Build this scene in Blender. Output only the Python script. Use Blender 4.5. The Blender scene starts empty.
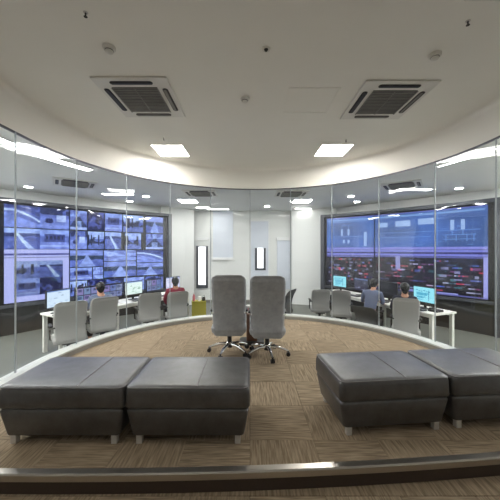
import bpy, math, random
import numpy as np
from mathutils import Vector, Matrix

random.seed(7)
rng = np.random.default_rng(11)
PI = math.pi
scene = bpy.context.scene
COL = scene.collection

# ------------------------------------------------------------------ camera, world, exposure
EYE = 1.5
F = 285.0
cam_d = bpy.data.cameras.new('camera')
cam_d.sensor_width = 36.0
cam_d.lens = F / 500.0 * 36.0
cam_d.clip_start = 0.02
cam = bpy.data.objects.new('camera', cam_d)
COL.objects.link(cam)
cam.location = (0, 0, EYE)
cam.rotation_euler = (PI / 2, 0, 0)
scene.camera = cam

world = bpy.data.worlds.new('world')
world.use_nodes = True
bgn = world.node_tree.nodes['Background']
bgn.inputs[0].default_value = (0.7, 0.75, 0.8, 1)
bgn.inputs[1].default_value = 0.05
scene.world = world

scene.view_settings.view_transform = 'Standard'
scene.view_settings.look = 'None'
scene.view_settings.gamma = 1.0
scene.view_settings.use_curve_mapping = False
scene.view_settings.exposure = 1.7

E_VIEW = 9.5       # luminous panels over the platform
E_BACK = 3.2       # panels over the lower floor, behind the camera
E_CTRL = 18.0      # panels in the control room
E_DOWN = 20.0      # small downlights in the control room
E_DIM = 3.0        # dim panels standing in for reflection streaks close to the back wall
E_STRIP = 10.0      # curved glowing strips filling in bright streaks outside the glass

# ------------------------------------------------------------------ main dimensions
R = 2.86           # radius of the curved glass
CX, CY = 0.14, 3.54   # its centre
ZC = 3.30          # platform ceiling
ZG = 2.87          # top of the glass
ZK = 2.95          # control room ceiling
ZF = -0.45         # control room floor
ZL = -0.14         # lower floor in front of the step
SILL = 0.08
YB = 10.6          # back wall of the control room


def s2l(c):
    return c / 12.92 if c <= 0.04045 else ((c + 0.055) / 1.055) ** 2.4


def rgb(r, g, b):
    return (s2l(r / 255), s2l(g / 255), s2l(b / 255), 1)


# ------------------------------------------------------------------ materials
def new_mat(name):
    m = bpy.data.materials.new(name)
    m.use_nodes = True
    nt = m.node_tree
    return m, nt, nt.nodes['Principled BSDF']


def mat(name, col, rough=0.5, metal=0.0, noise=0.06, scale=30.0, bump=0.0, spec=0.5):
    m, nt, p = new_mat(name)
    N, L = nt.nodes, nt.links
    tc = N.new('ShaderNodeTexCoord')
    nz = N.new('ShaderNodeTexNoise')
    nz.inputs['Scale'].default_value = scale
    nz.inputs['Detail'].default_value = 4
    L.new(tc.outputs['Object'], nz.inputs['Vector'])
    mx = N.new('ShaderNodeMix')
    mx.data_type = 'RGBA'
    mx.inputs[6].default_value = tuple(c * (1 - noise) for c in col[:3]) + (1,)
    mx.inputs[7].default_value = tuple(min(1, c * (1 + noise)) for c in col[:3]) + (1,)
    L.new(nz.outputs['Fac'], mx.inputs[0])
    L.new(mx.outputs[2], p.inputs['Base Color'])
    p.inputs['Roughness'].default_value = rough
    p.inputs['Metallic'].default_value = metal
    p.inputs['Specular IOR Level'].default_value = spec
    if bump > 0:
        b = N.new('ShaderNodeBump')
        b.inputs['Strength'].default_value = bump
        b.inputs['Distance'].default_value = 0.002
        L.new(nz.outputs['Fac'], b.inputs['Height'])
        L.new(b.outputs[0], p.inputs['Normal'])
    return m


def emit(name, col, strength):
    m = bpy.data.materials.new(name)
    m.use_nodes = True
    nt = m.node_tree
    nt.nodes.clear()
    o = nt.nodes.new('ShaderNodeOutputMaterial')
    e = nt.nodes.new('ShaderNodeEmission')
    e.inputs[0].default_value = col
    e.inputs[1].default_value = strength
    nt.links.new(e.outputs[0], o.inputs[0])
    return m


def screen_mat(name, strength):
    m = bpy.data.materials.new(name)
    m.use_nodes = True
    nt = m.node_tree
    p = nt.nodes['Principled BSDF']
    a = nt.nodes.new('ShaderNodeVertexColor')
    a.layer_name = 'Col'
    p.inputs['Base Color'].default_value = (0.01, 0.01, 0.012, 1)
    p.inputs['Roughness'].default_value = 0.35
    nt.links.new(a.outputs['Color'], p.inputs['Emission Color'])
    p.inputs['Emission Strength'].default_value = strength
    return m


def carpet_mat(name, dark, light, scale=1.0):
    m, nt, p = new_mat(name)
    N, L = nt.nodes, nt.links
    tc = N.new('ShaderNodeTexCoord')
    oi = N.new('ShaderNodeObjectInfo')
    mp = N.new('ShaderNodeMapping')
    L.new(tc.outputs['Object'], mp.inputs['Vector'])
    mp.inputs['Scale'].default_value = (70 * scale, 5 * scale, 5)
    ofs = N.new('ShaderNodeVectorMath')
    ofs.operation = 'SCALE'
    ofs.inputs[0].default_value = (37, 53, 0)
    L.new(oi.outputs['Random'], ofs.inputs['Scale'])
    L.new(ofs.outputs[0], mp.inputs['Location'])
    n1 = N.new('ShaderNodeTexNoise')
    n1.inputs['Scale'].default_value = 1.0
    n1.inputs['Detail'].default_value = 3
    L.new(mp.outputs[0], n1.inputs['Vector'])
    n2 = N.new('ShaderNodeTexNoise')
    n2.inputs['Scale'].default_value = 260
    L.new(tc.outputs['Object'], n2.inputs['Vector'])
    cr = N.new('ShaderNodeValToRGB')
    cr.color_ramp.elements[0].position = 0.36
    cr.color_ramp.elements[0].color = dark
    cr.color_ramp.elements[1].position = 0.66
    cr.color_ramp.elements[1].color = light
    L.new(n1.outputs['Fac'], cr.inputs[0])
    hs = N.new('ShaderNodeHueSaturation')
    ma = N.new('ShaderNodeMath')
    ma.operation = 'MULTIPLY_ADD'
    ma.inputs[1].default_value = 0.16
    ma.inputs[2].default_value = 0.92
    L.new(oi.outputs['Random'], ma.inputs[0])
    L.new(ma.outputs[0], hs.inputs['Value'])
    L.new(cr.outputs[0], hs.inputs['Color'])
    L.new(hs.outputs[0], p.inputs['Base Color'])
    p.inputs['Roughness'].default_value = 0.95
    p.inputs['Specular IOR Level'].default_value = 0.15
    b = N.new('ShaderNodeBump')
    b.inputs['Strength'].default_value = 0.5
    b.inputs['Distance'].default_value = 0.003
    ad = N.new('ShaderNodeMath')
    L.new(n1.outputs['Fac'], ad.inputs[0])
    L.new(n2.outputs['Fac'], ad.inputs[1])
    L.new(ad.outputs[0], b.inputs['Height'])
    L.new(b.outputs[0], p.inputs['Normal'])
    return m


def leather_mat(name, c0, c1, rough, spec=.5, coat=0.0):
    m, nt, p = new_mat(name)
    N, L = nt.nodes, nt.links
    tc = N.new('ShaderNodeTexCoord')
    n1 = N.new('ShaderNodeTexNoise')
    n1.inputs['Scale'].default_value = 11
    n1.inputs['Detail'].default_value = 8
    n1.inputs['Roughness'].default_value = 0.65
    L.new(tc.outputs['Object'], n1.inputs['Vector'])
    v = N.new('ShaderNodeTexVoronoi')
    v.inputs['Scale'].default_value = 160
    L.new(tc.outputs['Object'], v.inputs['Vector'])
    cr = N.new('ShaderNodeValToRGB')
    cr.color_ramp.elements[0].position = 0.35
    cr.color_ramp.elements[0].color = c0
    cr.color_ramp.elements[1].position = 0.7
    cr.color_ramp.elements[1].color = c1
    L.new(n1.outputs['Fac'], cr.inputs[0])
    L.new(cr.outputs[0], p.inputs['Base Color'])
    p.inputs['Roughness'].default_value = rough
    p.inputs['Specular IOR Level'].default_value = spec
    p.inputs['Coat Weight'].default_value = coat
    p.inputs['Coat Roughness'].default_value = 0.4
    b = N.new('ShaderNodeBump')
    b.inputs['Strength'].default_value = 0.25
    b.inputs['Distance'].default_value = 0.002
    L.new(v.outputs['Distance'], b.inputs['Height'])
    L.new(b.outputs[0], p.inputs['Normal'])
    return m


def glass_mat(name):
    m = bpy.data.materials.new(name)
    m.use_nodes = True
    nt = m.node_tree
    nt.nodes.clear()
    N, L = nt.nodes, nt.links
    o = N.new('ShaderNodeOutputMaterial')
    tr = N.new('ShaderNodeBsdfTransparent')
    tr.inputs[0].default_value = (0.965, 0.975, 0.975, 1)
    gl = N.new('ShaderNodeBsdfGlossy')
    gl.inputs['Roughness'].default_value = 0.0
    gl.inputs['Color'].default_value = (0.95, 0.97, 1, 1)
    lw = N.new('ShaderNodeLayerWeight')
    lw.inputs[0].default_value = 0.5
    pw = N.new('ShaderNodeMath')
    pw.operation = 'POWER'
    pw.inputs[1].default_value = 5.0
    L.new(lw.outputs['Facing'], pw.inputs[0])
    fr = N.new('ShaderNodeMath')
    fr.operation = 'MULTIPLY_ADD'
    fr.inputs[1].default_value = 0.95
    fr.inputs[2].default_value = 0.024
    L.new(pw.outputs[0], fr.inputs[0])
    tc = N.new('ShaderNodeTexCoord')
    nz = N.new('ShaderNodeTexNoise')
    nz.inputs['Scale'].default_value = 1.3
    nz.inputs['Detail'].default_value = 1
    L.new(tc.outputs['Object'], nz.inputs['Vector'])
    b = N.new('ShaderNodeBump')
    b.inputs['Strength'].default_value = 0.25
    b.inputs['Distance'].default_value = 0.03
    L.new(nz.outputs['Fac'], b.inputs['Height'])
    L.new(b.outputs[0], gl.inputs['Normal'])
    mx = N.new('ShaderNodeMixShader')
    L.new(fr.outputs[0], mx.inputs[0])
    L.new(tr.outputs[0], mx.inputs[1])
    L.new(gl.outputs[0], mx.inputs[2])
    L.new(mx.outputs[0], o.inputs[0])
    return m


M = {}
M['ceiling'] = mat('ceiling_paint', rgb(232, 230, 224), 0.75, noise=0.02, scale=3)
M['soffit'] = mat('soffit_paint', rgb(232, 230, 224), 0.45, noise=0.015, scale=3)
M['kceil'] = mat('control_ceiling_paint', rgb(228, 229, 227), 0.75, noise=0.02, scale=3)
M['wall'] = mat('white_wall_paint', rgb(228, 230, 228), 0.6, noise=0.015, scale=4)
M['panel'] = mat('pale_blue_panel', rgb(214, 220, 230), 0.5, noise=0.015, scale=4)
M['trim'] = mat('white_trim', rgb(235, 236, 236), 0.4, noise=0.01)
M['kfloor'] = mat('grey_vinyl_floor', rgb(100, 103, 97), 0.4, noise=0.12, scale=6)
M['carpet'] = carpet_mat('brown_carpet', rgb(128, 113, 93), rgb(170, 153, 130))
M['slab'] = mat('slab_underlay', rgb(70, 58, 46), 0.9)
M['riser'] = mat('dark_riser', rgb(62, 50, 42), 0.7, noise=0.15, scale=50)
M['steel'] = mat('brushed_steel', rgb(190, 186, 180), 0.28, metal=1.0, noise=0.06, scale=60)
M['chrome'] = mat('chrome', rgb(225, 225, 225), 0.12, metal=1.0, noise=0.02)
M['legmetal'] = mat('satin_metal_leg', rgb(206, 204, 200), 0.35, metal=0.35)
M['silltop'] = mat('sill_stone', rgb(205, 208, 204), 0.4, noise=0.04, scale=25)
M['sillface'] = mat('sill_face', rgb(150, 148, 142), 0.5, noise=0.05, scale=25)
M['channel'] = mat('dark_channel', rgb(78, 78, 84), 0.4, metal=0.6)
M['joint'] = mat('clear_silicone_joint', rgb(160, 167, 170), 0.3)
M['glass'] = glass_mat('partition_glass')
M['leather'] = leather_mat('charcoal_leather', rgb(20, 20, 22), rgb(62, 62, 66), 0.43, 1.0, 0.6)
M['edge'] = mat('leather_edge_highlight', rgb(104, 102, 104), 0.4)  # piping colour lightened to stand in for the edge highlight
M['piping'] = mat('leather_seam', rgb(128, 124, 124), 0.4)
M['chairgrey'] = leather_mat('grey_leather', rgb(148, 151, 155), rgb(168, 171, 175), 0.5)
M['chairfab'] = mat('grey_fabric', rgb(166, 166, 164), 0.8, noise=0.08, scale=120, bump=0.3)
M['chairdark'] = mat('dark_grey_fabric', rgb(84, 85, 86), 0.8, noise=0.08, scale=120, bump=0.3)
M['black'] = mat('black_plastic', rgb(28, 28, 30), 0.45)
M['frame'] = mat('video_wall_frame', rgb(72, 75, 82), 0.5)
M['cab'] = mat('dark_cabinet', rgb(40, 40, 40), 0.5, noise=0.08)
M['desk'] = mat('white_desk', rgb(226, 226, 220), 0.4, noise=0.02)
M['wood'] = mat('brown_wood', rgb(104, 74, 58), 0.45, noise=0.2, scale=18)
M['acwhite'] = mat('white_plastic', rgb(214, 212, 206), 0.45, noise=0.01)
M['acdark'] = mat('vent_dark', rgb(46, 44, 42), 0.7)
M['acgrey'] = mat('vent_grey', rgb(128, 126, 121), 0.6)
M['yellow'] = mat('olive_yellow_carton', rgb(168, 160, 62), 0.7, noise=0.1)
M['white'] = mat('white_paper', rgb(236, 236, 236), 0.6)
M['pink'] = mat('pink_plastic', rgb(214, 120, 130), 0.4)
M['skin'] = mat('skin', rgb(178, 132, 106), 0.55, noise=0.04)
M['hair'] = mat('black_hair', rgb(20, 18, 18), 0.5, noise=0.2, scale=80)
M['maroon'] = mat('maroon_cloth', rgb(128, 44, 62), 0.85, noise=0.08, scale=60)
M['navy'] = mat('navy_cloth', rgb(34, 38, 56), 0.85, noise=0.08, scale=60)
M['greycloth'] = mat('pale_grey_cloth', rgb(172, 172, 176), 0.85, noise=0.08, scale=60)
M['bluecloth'] = mat('slate_blue_cloth', rgb(98, 108, 134), 0.85, noise=0.08, scale=60)
M['trouser'] = mat('dark_trousers', rgb(40, 40, 46), 0.85)
M['shoe'] = mat('black_shoe', rgb(22, 22, 24), 0.4)
M['eye'] = mat('eye_white', rgb(225, 225, 225), 0.3)
M['lip'] = mat('lip', rgb(150, 90, 84), 0.5)
M['light_view'] = emit('lamp_view', (1.0, 0.955, 0.88, 1), E_VIEW)
M['light_back'] = emit('lamp_back', (1.0, 0.955, 0.88, 1), E_BACK)
M['light_ctrl'] = emit('lamp_control', (1, 0.985, 0.95, 1), E_CTRL)
M['reflection_dim'] = emit('reflection_glow', (1, 0.985, 0.95, 1), E_DIM)
M['light_down'] = emit('lamp_downlight', (1, 0.985, 0.95, 1), E_DOWN)
M['strip_emit'] = emit('strip_glow', (0.98, 0.99, 1, 1), E_STRIP)
M['daylight'] = emit('lit_window', (0.97, 0.98, 1, 1), 0.6)
M['screen'] = screen_mat('video_wall_picture', 0.32)
M['monitor'] = screen_mat('monitor_picture', 0.36)


# ------------------------------------------------------------------ mesh helpers
class MB:
    def __init__(self):
        self.v, self.f = [], []

    def add(self, vs, fs):
        o = len(self.v)
        self.v += [tuple(p) for p in vs]
        self.f += [tuple(i + o for i in f) for f in fs]
        return self

    def box(self, x0, x1, y0, y1, z0, z1, mtx=None):
        vs = [Vector((x, y, z)) for z in (z0, z1) for y in (y0, y1) for x in (x0, x1)]
        if mtx is not None:
            vs = [mtx @ p for p in vs]
        return self.add(vs, [(0, 2, 3, 1), (4, 5, 7, 6), (0, 1, 5, 4), (2, 6, 7, 3), (0, 4, 6, 2), (1, 3, 7, 5)])

    def loft(self, loops, cap=True, closed=False):
        n = len(loops[0])
        vs = [p for lp in loops for p in lp]
        fs = []
        k = len(loops)
        for i in range(k if closed else k - 1):
            a, b = i * n, ((i + 1) % k) * n
            for j in range(n):
                j2 = (j + 1) % n
                fs.append((a + j, a + j2, b + j2, b + j))
        if cap and not closed:
            fs.append(tuple(range(n - 1, -1, -1)))
            fs.append(tuple((k - 1) * n + j for j in range(n)))
        return self.add(vs, fs)

    def tube(self, pts, rad, seg=8, cap=True):
        pts = [Vector(p) for p in pts]
        if not isinstance(rad, (list, tuple)):
            rad = [rad] * len(pts)
        loops = []
        for i, p in enumerate(pts):
            d = (pts[min(i + 1, len(pts) - 1)] - pts[max(i - 1, 0)]).normalized()
            up = Vector((0, 0, 1)) if abs(d.z) < 0.95 else Vector((1, 0, 0))
            a = d.cross(up).normalized()
            b = a.cross(d).normalized()
            loops.append([p + (a * math.cos(2 * PI * j / seg) + b * math.sin(2 * PI * j / seg)) * rad[i] for j in range(seg)])
        return self.loft(loops, cap)

    def lathe(self, prof, seg=20, c=(0, 0, 0)):
        loops = [[(c[0] + r * math.cos(2 * PI * j / seg), c[1] + r * math.sin(2 * PI * j / seg), c[2] + z) for j in range(seg)] for r, z in prof]
        return self.loft(loops)

    def prism(self, poly, z0, z1):
        n = len(poly)
        vs = [(p[0], p[1], z0) for p in poly] + [(p[0], p[1], z1) for p in poly]
        fs = [tuple(range(n - 1, -1, -1)), tuple(range(n, 2 * n))]
        fs += [(i, (i + 1) % n, n + (i + 1) % n, n + i) for i in range(n)]
        return self.add(vs, fs)

    def mesh(self, name, m, smooth=False, bevel=0.0, segs=2):
        me = bpy.data.meshes.new(name)
        me.from_pydata(self.v, [], self.f)
        me.update()
        import bmesh
        bm = bmesh.new()
        bm.from_mesh(me)
        bmesh.ops.recalc_face_normals(bm, faces=bm.faces)
        if bevel > 0:
            ed = [e for e in bm.edges if len(e.link_faces) == 2 and e.calc_face_angle(0) > 0.5]
            bmesh.ops.bevel(bm, geom=ed, offset=bevel, segments=segs, affect='EDGES', profile=0.5)
        if smooth:
            for f in bm.faces:
                f.smooth = True
            for e in bm.edges:
                if len(e.link_faces) == 2 and e.calc_face_angle(0) > 0.75:
                    e.smooth = False
        bm.to_mesh(me)
        bm.free()
        me.materials.append(m)
        return me

    def build(self, name, m, parent=None, smooth=False, bevel=0.0, segs=2, loc=None):
        o = bpy.data.objects.new(name, self.mesh(name, m, smooth, bevel, segs))
        COL.objects.link(o)
        if parent is not None:
            o.parent = parent
        if loc is not None:
            o.location = loc
        return o


def link(name, me, parent=None, loc=(0, 0, 0), rz=0.0):
    o = bpy.data.objects.new(name, me)
    COL.objects.link(o)
    o.parent = parent
    o.location = loc
    o.rotation_euler = (0, 0, rz)
    return o


def tag(o, label=None, cat=None, group=None, kind=None):
    if label:
        o['label'] = label
    if cat:
        o['category'] = cat
    if group:
        o['group'] = group
    if kind:
        o['kind'] = kind
    return o


def thing(name, label, cat, loc=(0, 0, 0), rz=0.0, group=None):
    o = bpy.data.objects.new(name, None)
    COL.objects.link(o)
    o.empty_display_size = 0.1
    o.location = loc
    o.rotation_euler = (0, 0, rz)
    return tag(o, label, cat, group)


def copy_tree(o, parent=None):
    c = o.copy()
    COL.objects.link(c)
    c.parent = parent
    for ch in list(o.children):
        copy_tree(ch, c)
    return c


def rrect(hw, hd, r, n=4):
    """rounded rectangle loop in 2-D, centred"""
    out = []
    r = min(r, hw * 0.999, hd * 0.999)
    for cx, cy, a0 in ((hw - r, hd - r, 0), (-hw + r, hd - r, 90), (-hw + r, -hd + r, 180), (hw - r, -hd + r, 270)):
        for k in range(n + 1):
            a = math.radians(a0 + 90 * k / n)
            out.append((cx + r * math.cos(a), cy + r * math.sin(a)))
    return out


def clip(poly, region):
    """Sutherland-Hodgman, region convex counter-clockwise"""
    out = list(poly)
    n = len(region)
    for i in range(n):
        a, b = region[i], region[(i + 1) % n]
        src, out = out, []
        if not src:
            return []
        side = lambda p: (b[0] - a[0]) * (p[1] - a[1]) - (b[1] - a[1]) * (p[0] - a[0])
        for j in range(len(src)):
            p, q = src[j], src[(j + 1) % len(src)]
            sp, sq = side(p), side(q)
            if sp >= 0:
                out.append(p)
            if (sp >= 0) != (sq >= 0):
                t = sp / (sp - sq)
                out.append((p[0] + t * (q[0] - p[0]), p[1] + t * (q[1] - p[1])))
    return out


def area(poly):
    return 0.5 * sum(poly[i][0] * poly[(i + 1) % len(poly)][1] - poly[(i + 1) % len(poly)][0] * poly[i][1] for i in range(len(poly)))


# ------------------------------------------------------------------ the setting
def u_path(r, y_end, n=48):
    """U-shaped path: right straight side, far half circle, left straight side"""
    pts = [(CX + r, y_end)]
    for k in range(n + 1):
        a = PI * k / n
        pts.append((CX + r * math.cos(a), CY + r * math.sin(a)))
    pts.append((CX - r, y_end))
    return pts


def step_y(x):
    return 1.952 + 0.0429 * x + 0.01627 * x * x


# platform with its front step, and the lower floor
edge = [(x, step_y(x)) for x in np.linspace(CX - R, CX + R, 25)]
plat = [p for p in edge] + [p for p in u_path(R, 2.4)[1:-1]]
floor_platform = MB().prism(plat, ZL - 0.05, -0.008).build('floor_platform', M['slab'])
tag(floor_platform, 'raised platform floor of brown striped carpet tiles inside curved glass', 'floor', kind='structure')
lowpoly = [(CX - R, -3.0), (CX + R, -3.0)] + [(x, y) for x, y in reversed(edge)]
floor_lower = MB().prism(lowpoly, ZL - 0.25, ZL - 0.008).build('floor_front', M['slab'])
tag(floor_lower, 'lower brown carpeted floor in front of the step', 'floor', kind='structure')

TS = 0.5
full_tile = MB().box(-TS / 2 + .001, TS / 2 - .001, -TS / 2 + .001, TS / 2 - .001, -.008, 0).mesh('carpet_tile', M['carpet'], bevel=0.0015, segs=1)


def lay_tiles(region, parent, z, x0, y0, nx, ny):
    for i in range(nx):
        for j in range(ny):
            cx, cy = x0 + (i + .5) * TS, y0 + (j + .5) * TS
            h = TS / 2 - .001
            sq = [(cx - h, cy - h), (cx + h, cy - h), (cx + h, cy + h), (cx - h, cy + h)]
            pl = clip(sq, region)
            if len(pl) < 3 or area(pl) < 0.004:
                continue
            rot = (i + j) % 2
            if area(pl) > 0.999 * (2 * h) ** 2:
                link('carpet_tile', full_tile, parent, (cx, cy, z), rot * PI / 2)
            else:
                loc = [(p[0] - cx, p[1] - cy) for p in pl]
                if rot:
                    loc = [(p[1], -p[0]) for p in loc]
                me = MB().prism(loc, -.008, 0).mesh('carpet_tile', M['carpet'])
                link('carpet_tile', me, parent, (cx, cy, z), rot * PI / 2)


edge_in = [(x, step_y(x) + 0.031) for x in np.linspace(CX - R + .15, CX + R - .15, 25)]
plat_in = edge_in + u_path(R - .14, 2.4)[1:-1]
lay_tiles(plat_in, floor_platform, 0.0, -3.0, 1.75, 12, 10)
XL, XR = CX - R, CX + R
low_in = [(XL + .01, -3), (XR - .01, -3), (XR - .01, 1.9), (XL + .01, 1.9)]
lay_tiles(low_in, floor_lower, ZL, -3.0, -3.1, 12, 10)
# strip of carpet between the last whole row and the riser
fill = [(XL + .01, 1.902)] + [(XR - .01, 1.902)] + [(x, step_y(x) - .012) for x in np.linspace(XR - .01, XL + .01, 25)]
MB().prism(fill, -.008, 0).build('carpet_edge', M['carpet'], floor_lower, loc=(0, 0, ZL))

# riser and metal nosing
bm_ = MB()
xs = np.linspace(XL, XR, 41)
loops = []
for x in xs:
    y = step_y(x)
    loops.append([(x, y - .012, ZL + .001), (x, y - .012, -.052), (x, y + .02, -.052), (x, y + .02, ZL + .001)])
riser = bm_.loft(loops).build('step_riser', M['riser'])
tag(riser, 'dark brown riser below the metal step edge', 'step', kind='structure')
loops = []
for x in xs:
    y = step_y(x)
    prof = [(-.022, -.05), (-.024, -.008), (-.018, .004), (.026, .006), (.030, .001), (.030, -.02), (.0, -.05)]
    loops.append([(x, y + p, q) for p, q in prof])
nos = MB().loft(loops).build('trim_1', M['steel'], smooth=False)
tag(nos, 'brushed steel nosing strip along the platform step', 'trim', kind='structure')

# curved sill under the glass
sill = MB()
ins, outs = u_path(R - .13, 2.45, 64), u_path(R + .05, 2.45, 64)
loops = [[(a[0], a[1], -.02), (a[0], a[1], SILL - .006), (a[0] * .998 + b[0] * .002, a[1] * .998 + b[1] * .002, SILL), (b[0], b[1], SILL), (b[0], b[1], ZF)] for a, b in zip(ins, outs)]
so = sill.loft(loops).build('trim_2', M['silltop'])
tag(so, 'pale stone sill curving under the glass partition', 'sill', kind='structure')
face = MB().loft([[(a[0], a[1], 0.0), (a[0], a[1], SILL - .02), ((a[0] - CX) * .997 + CX, (a[1] - CY) * .997 + CY, SILL - .02), ((a[0] - CX) * .997 + CX, (a[1] - CY) * .997 + CY, 0.0)] for a in ins[1:-1]]).build('sill_face', M['sillface'], so)

# glass partition
wg = thing('wall_glass', 'curved frameless glass partition around the platform', 'glass partition')
wg['kind'] = 'structure'
def joint_angle(px):
    best = min(range(-1100, 1101), key=lambda k: abs((CX + R * math.sin(math.radians(k / 10))) / (CY + R * math.cos(math.radians(k / 10))) * F + 250 - px))
    return math.radians(best / 10)


ang = [joint_angle(p) for p in (15.5, 76.5, 126.5, 170, 210.6, 250, 290.5, 332, 379, 435)]
ang.append(ang[-1] + math.radians(19))


def arc_pt(a, r):
    return (CX + r * math.sin(a), CY + r * math.cos(a))


GAP = 0.0035
for a0, a1 in zip(ang[:-1], ang[1:]):
    loops = []
    for k in range(9):
        a = a0 + GAP + (a1 - a0 - 2 * GAP) * k / 8
        p, q = arc_pt(a, R - .006), arc_pt(a, R + .006)
        loops.append([(p[0], p[1], SILL + .002), (p[0], p[1], ZG - .002), (q[0], q[1], ZG - .002), (q[0], q[1], SILL + .002)])
    MB().loft(loops).build('glass_pane', M['glass'], wg, smooth=True)
for s, a in ((-1, ang[0]), (1, ang[-1])):
    p = arc_pt(a, R)
    y1, y0 = p[1] - .012, 2.46
    MB().box(p[0] - .006, p[0] + .006, y0, y1, SILL + .002, ZG - .002).build('glass_pane', M['glass'], wg)
for a in ang:
    c = arc_pt(a, R)
    mt = Matrix.Translation((c[0], c[1], 0)) @ Matrix.Rotation(-a, 4, 'Z')
    MB().box(-.006, .006, -.007, .007, SILL + .001, ZG - .001, mt).build('silicone_joint', M['joint'], wg)
ch = []
for a, b in zip(u_path(R - .014, 2.45, 64), u_path(R + .014, 2.45, 64)):
    ch.append([(a[0], a[1], ZG - .02), (a[0], a[1], ZG), (b[0], b[1], ZG), (b[0], b[1], ZG - .02)])
MB().loft(ch).build('top_channel', M['channel'], wg)

# soffit band above the glass, and the two ceilings
loops = []
for k, (p, q) in enumerate(zip(u_path(R - .02, -3.0, 64), u_path(R + .12, -3.0, 64))):
    def inn(o):
        return u_path(R - .02 - o, -3.0, 64)[k]
    prof = [(p[0], p[1], ZG)]
    for t in range(6):
        a = PI / 2 * t / 5
        o = .07 * (1 - math.cos(a))
        z = ZC - .07 + .07 * math.sin(a)
        c = inn(o)
        prof.append((c[0], c[1], z))
    prof += [(q[0], q[1], ZC + .05), (q[0], q[1], ZG)]
    loops.append(prof)
sf = MB().loft(loops).build('wall_soffit', M['soffit'], smooth=True)
tag(sf, 'white curved soffit band between ceiling and glass', 'soffit', kind='structure')
ce = MB().prism(u_path(R - .05, -3.0, 64), ZC, ZC + .04).build('ceiling', M['ceiling'])
tag(ce, 'plain off-white ceiling over the platform', 'ceiling', kind='structure')
km = MB()
ip = u_path(R + .12, 2.2, 64)
op = [(9.5, 2.2)] + [(CX + (R + 8) * math.cos(PI * k / 64), CY + (R + 8) * math.sin(PI * k / 64)) for k in range(65)] + [(-9.5, 2.2)]
km.loft([[(a[0], a[1], ZK), (b[0], b[1], ZK), (b[0], b[1], ZK + .05), (a[0], a[1], ZK + .05)] for a, b in zip(ip, op)])
kc = km.build('ceiling_control_room', M['kceil'])
tag(kc, 'pale grey ceiling of the control room behind the glass', 'ceiling', kind='structure')
kf = MB().box(-8, 8, 2.2, 11.2, ZF - .05, ZF).build('floor_control_room', M['kfloor'])
tag(kf, 'grey vinyl floor of the control room below the platform', 'floor', kind='structure')


def wall(name, p, q, z0, z1, th, m, label):
    p, q = Vector((p[0], p[1], 0)), Vector((q[0], q[1], 0))
    d = (q - p)
    n = Vector((-d.y, d.x, 0)).normalized() * th
    o = MB().prism([p, q, q + n, p + n], z0, z1).build(name, m)
    return tag(o, label, 'wall', kind='structure')


# viewing room walls behind the camera
wall('wall_left', (XL, 2.44), (XL, -3.0), ZL - .2, ZC + .04, -.12, M['wall'], 'white side wall of the viewing room, left of the lower floor')
wall('wall_right', (XR, -3.0), (XR, 2.44), ZL - .2, ZC + .04, -.12, M['wall'], 'white side wall of the viewing room, right of the lower floor')
wall('wall_rear', (XL - .12, -3.0), (XR + .12, -3.0), ZL - .2, ZC + .04, -.12, M['wall'], 'white rear wall of the viewing room')
# control room walls
wall('wall_control_left', (-7.6, 5.0), (-2.95, 9.70), ZF, ZK, .12, M['wall'], 'white oblique wall behind the camera-feed video wall')
wall('wall_control_right', (2.95, 9.85), (7.6, 5.0), ZF, ZK, .12, M['wall'], 'white oblique wall behind the blue schematic video wall')
wall('wall_pier_left', (-2.95, 9.45), (-2.0, 10.2), ZF, ZK, .12, M['wall'], 'white pier wall between camera-feed wall and tall window')
wall('wall_pier_right', (1.5, 10.3), (2.95, 9.75), ZF, ZK, .12, M['wall'], 'white pier wall beside the blue schematic video wall')
wall('wall_back', (-2.3, YB), (2.0, YB), ZF, ZK, .12, M['wall'], 'white back wall of the control room')
wall('wall_outer_left', (-7.6, 2.2), (-7.6, 5.0), ZF, ZK, .12, M['wall'], 'outer left wall of the control room')
wall('wall_outer_right', (7.6, 5.0), (7.6, 2.2), ZF, ZK, .12, M['wall'], 'outer right wall of the control room')
wall('wall_near_left', (XL - .12, 2.32), (-7.6, 2.32), ZF, ZK, .12, M['wall'], 'near wall of the control room on the left')
wall('wall_near_right', (7.6, 2.32), (XR + .12, 2.32), ZF, ZK, .12, M['wall'], 'near wall of the control room on the right')


def bx(px, d):
    return (px - 250) / F * d


def bz(py, d):
    return EYE - (py - 250) / F * d


def slab(name, x0, x1, y0, y1, d, proud, m, parent=None, **kw):
    """flat panel on the back wall, its front `proud` in front of it"""
    return MB().box(bx(x0, d), bx(x1, d), d - proud, d, bz(y1, d), bz(y0, d)).build(name, m, parent, bevel=.004, **kw)


# tall window on the back wall
def vision(name, x0, x1, y0, y1, label):
    t = thing(name, label, 'window', (bx((x0 + x1) / 2, YB), YB, bz(y1, YB)))
    t['kind'] = 'structure'
    w, h = (x1 - x0) / F * YB, (y1 - y0) / F * YB
    f = .075
    MB().box(-w / 2, -w / 2 + f, -.05, 0, 0, h).build('frame_stile', M['frame'], t)
    MB().box(w / 2 - f, w / 2, -.05, 0, 0, h).build('frame_stile', M['frame'], t)
    MB().box(-w / 2 + f, w / 2 - f, -.05, 0, 0, .12).build('frame_rail', M['frame'], t)
    MB().box(-w / 2 + f, w / 2 - f, -.05, 0, h - .02, h).build('frame_rail', M['frame'], t)
    MB().box(-w / 2 + f, w / 2 - f, -.015, -.004, .12, h - .02).build('pane', M['daylight'], t)
    return t


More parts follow.
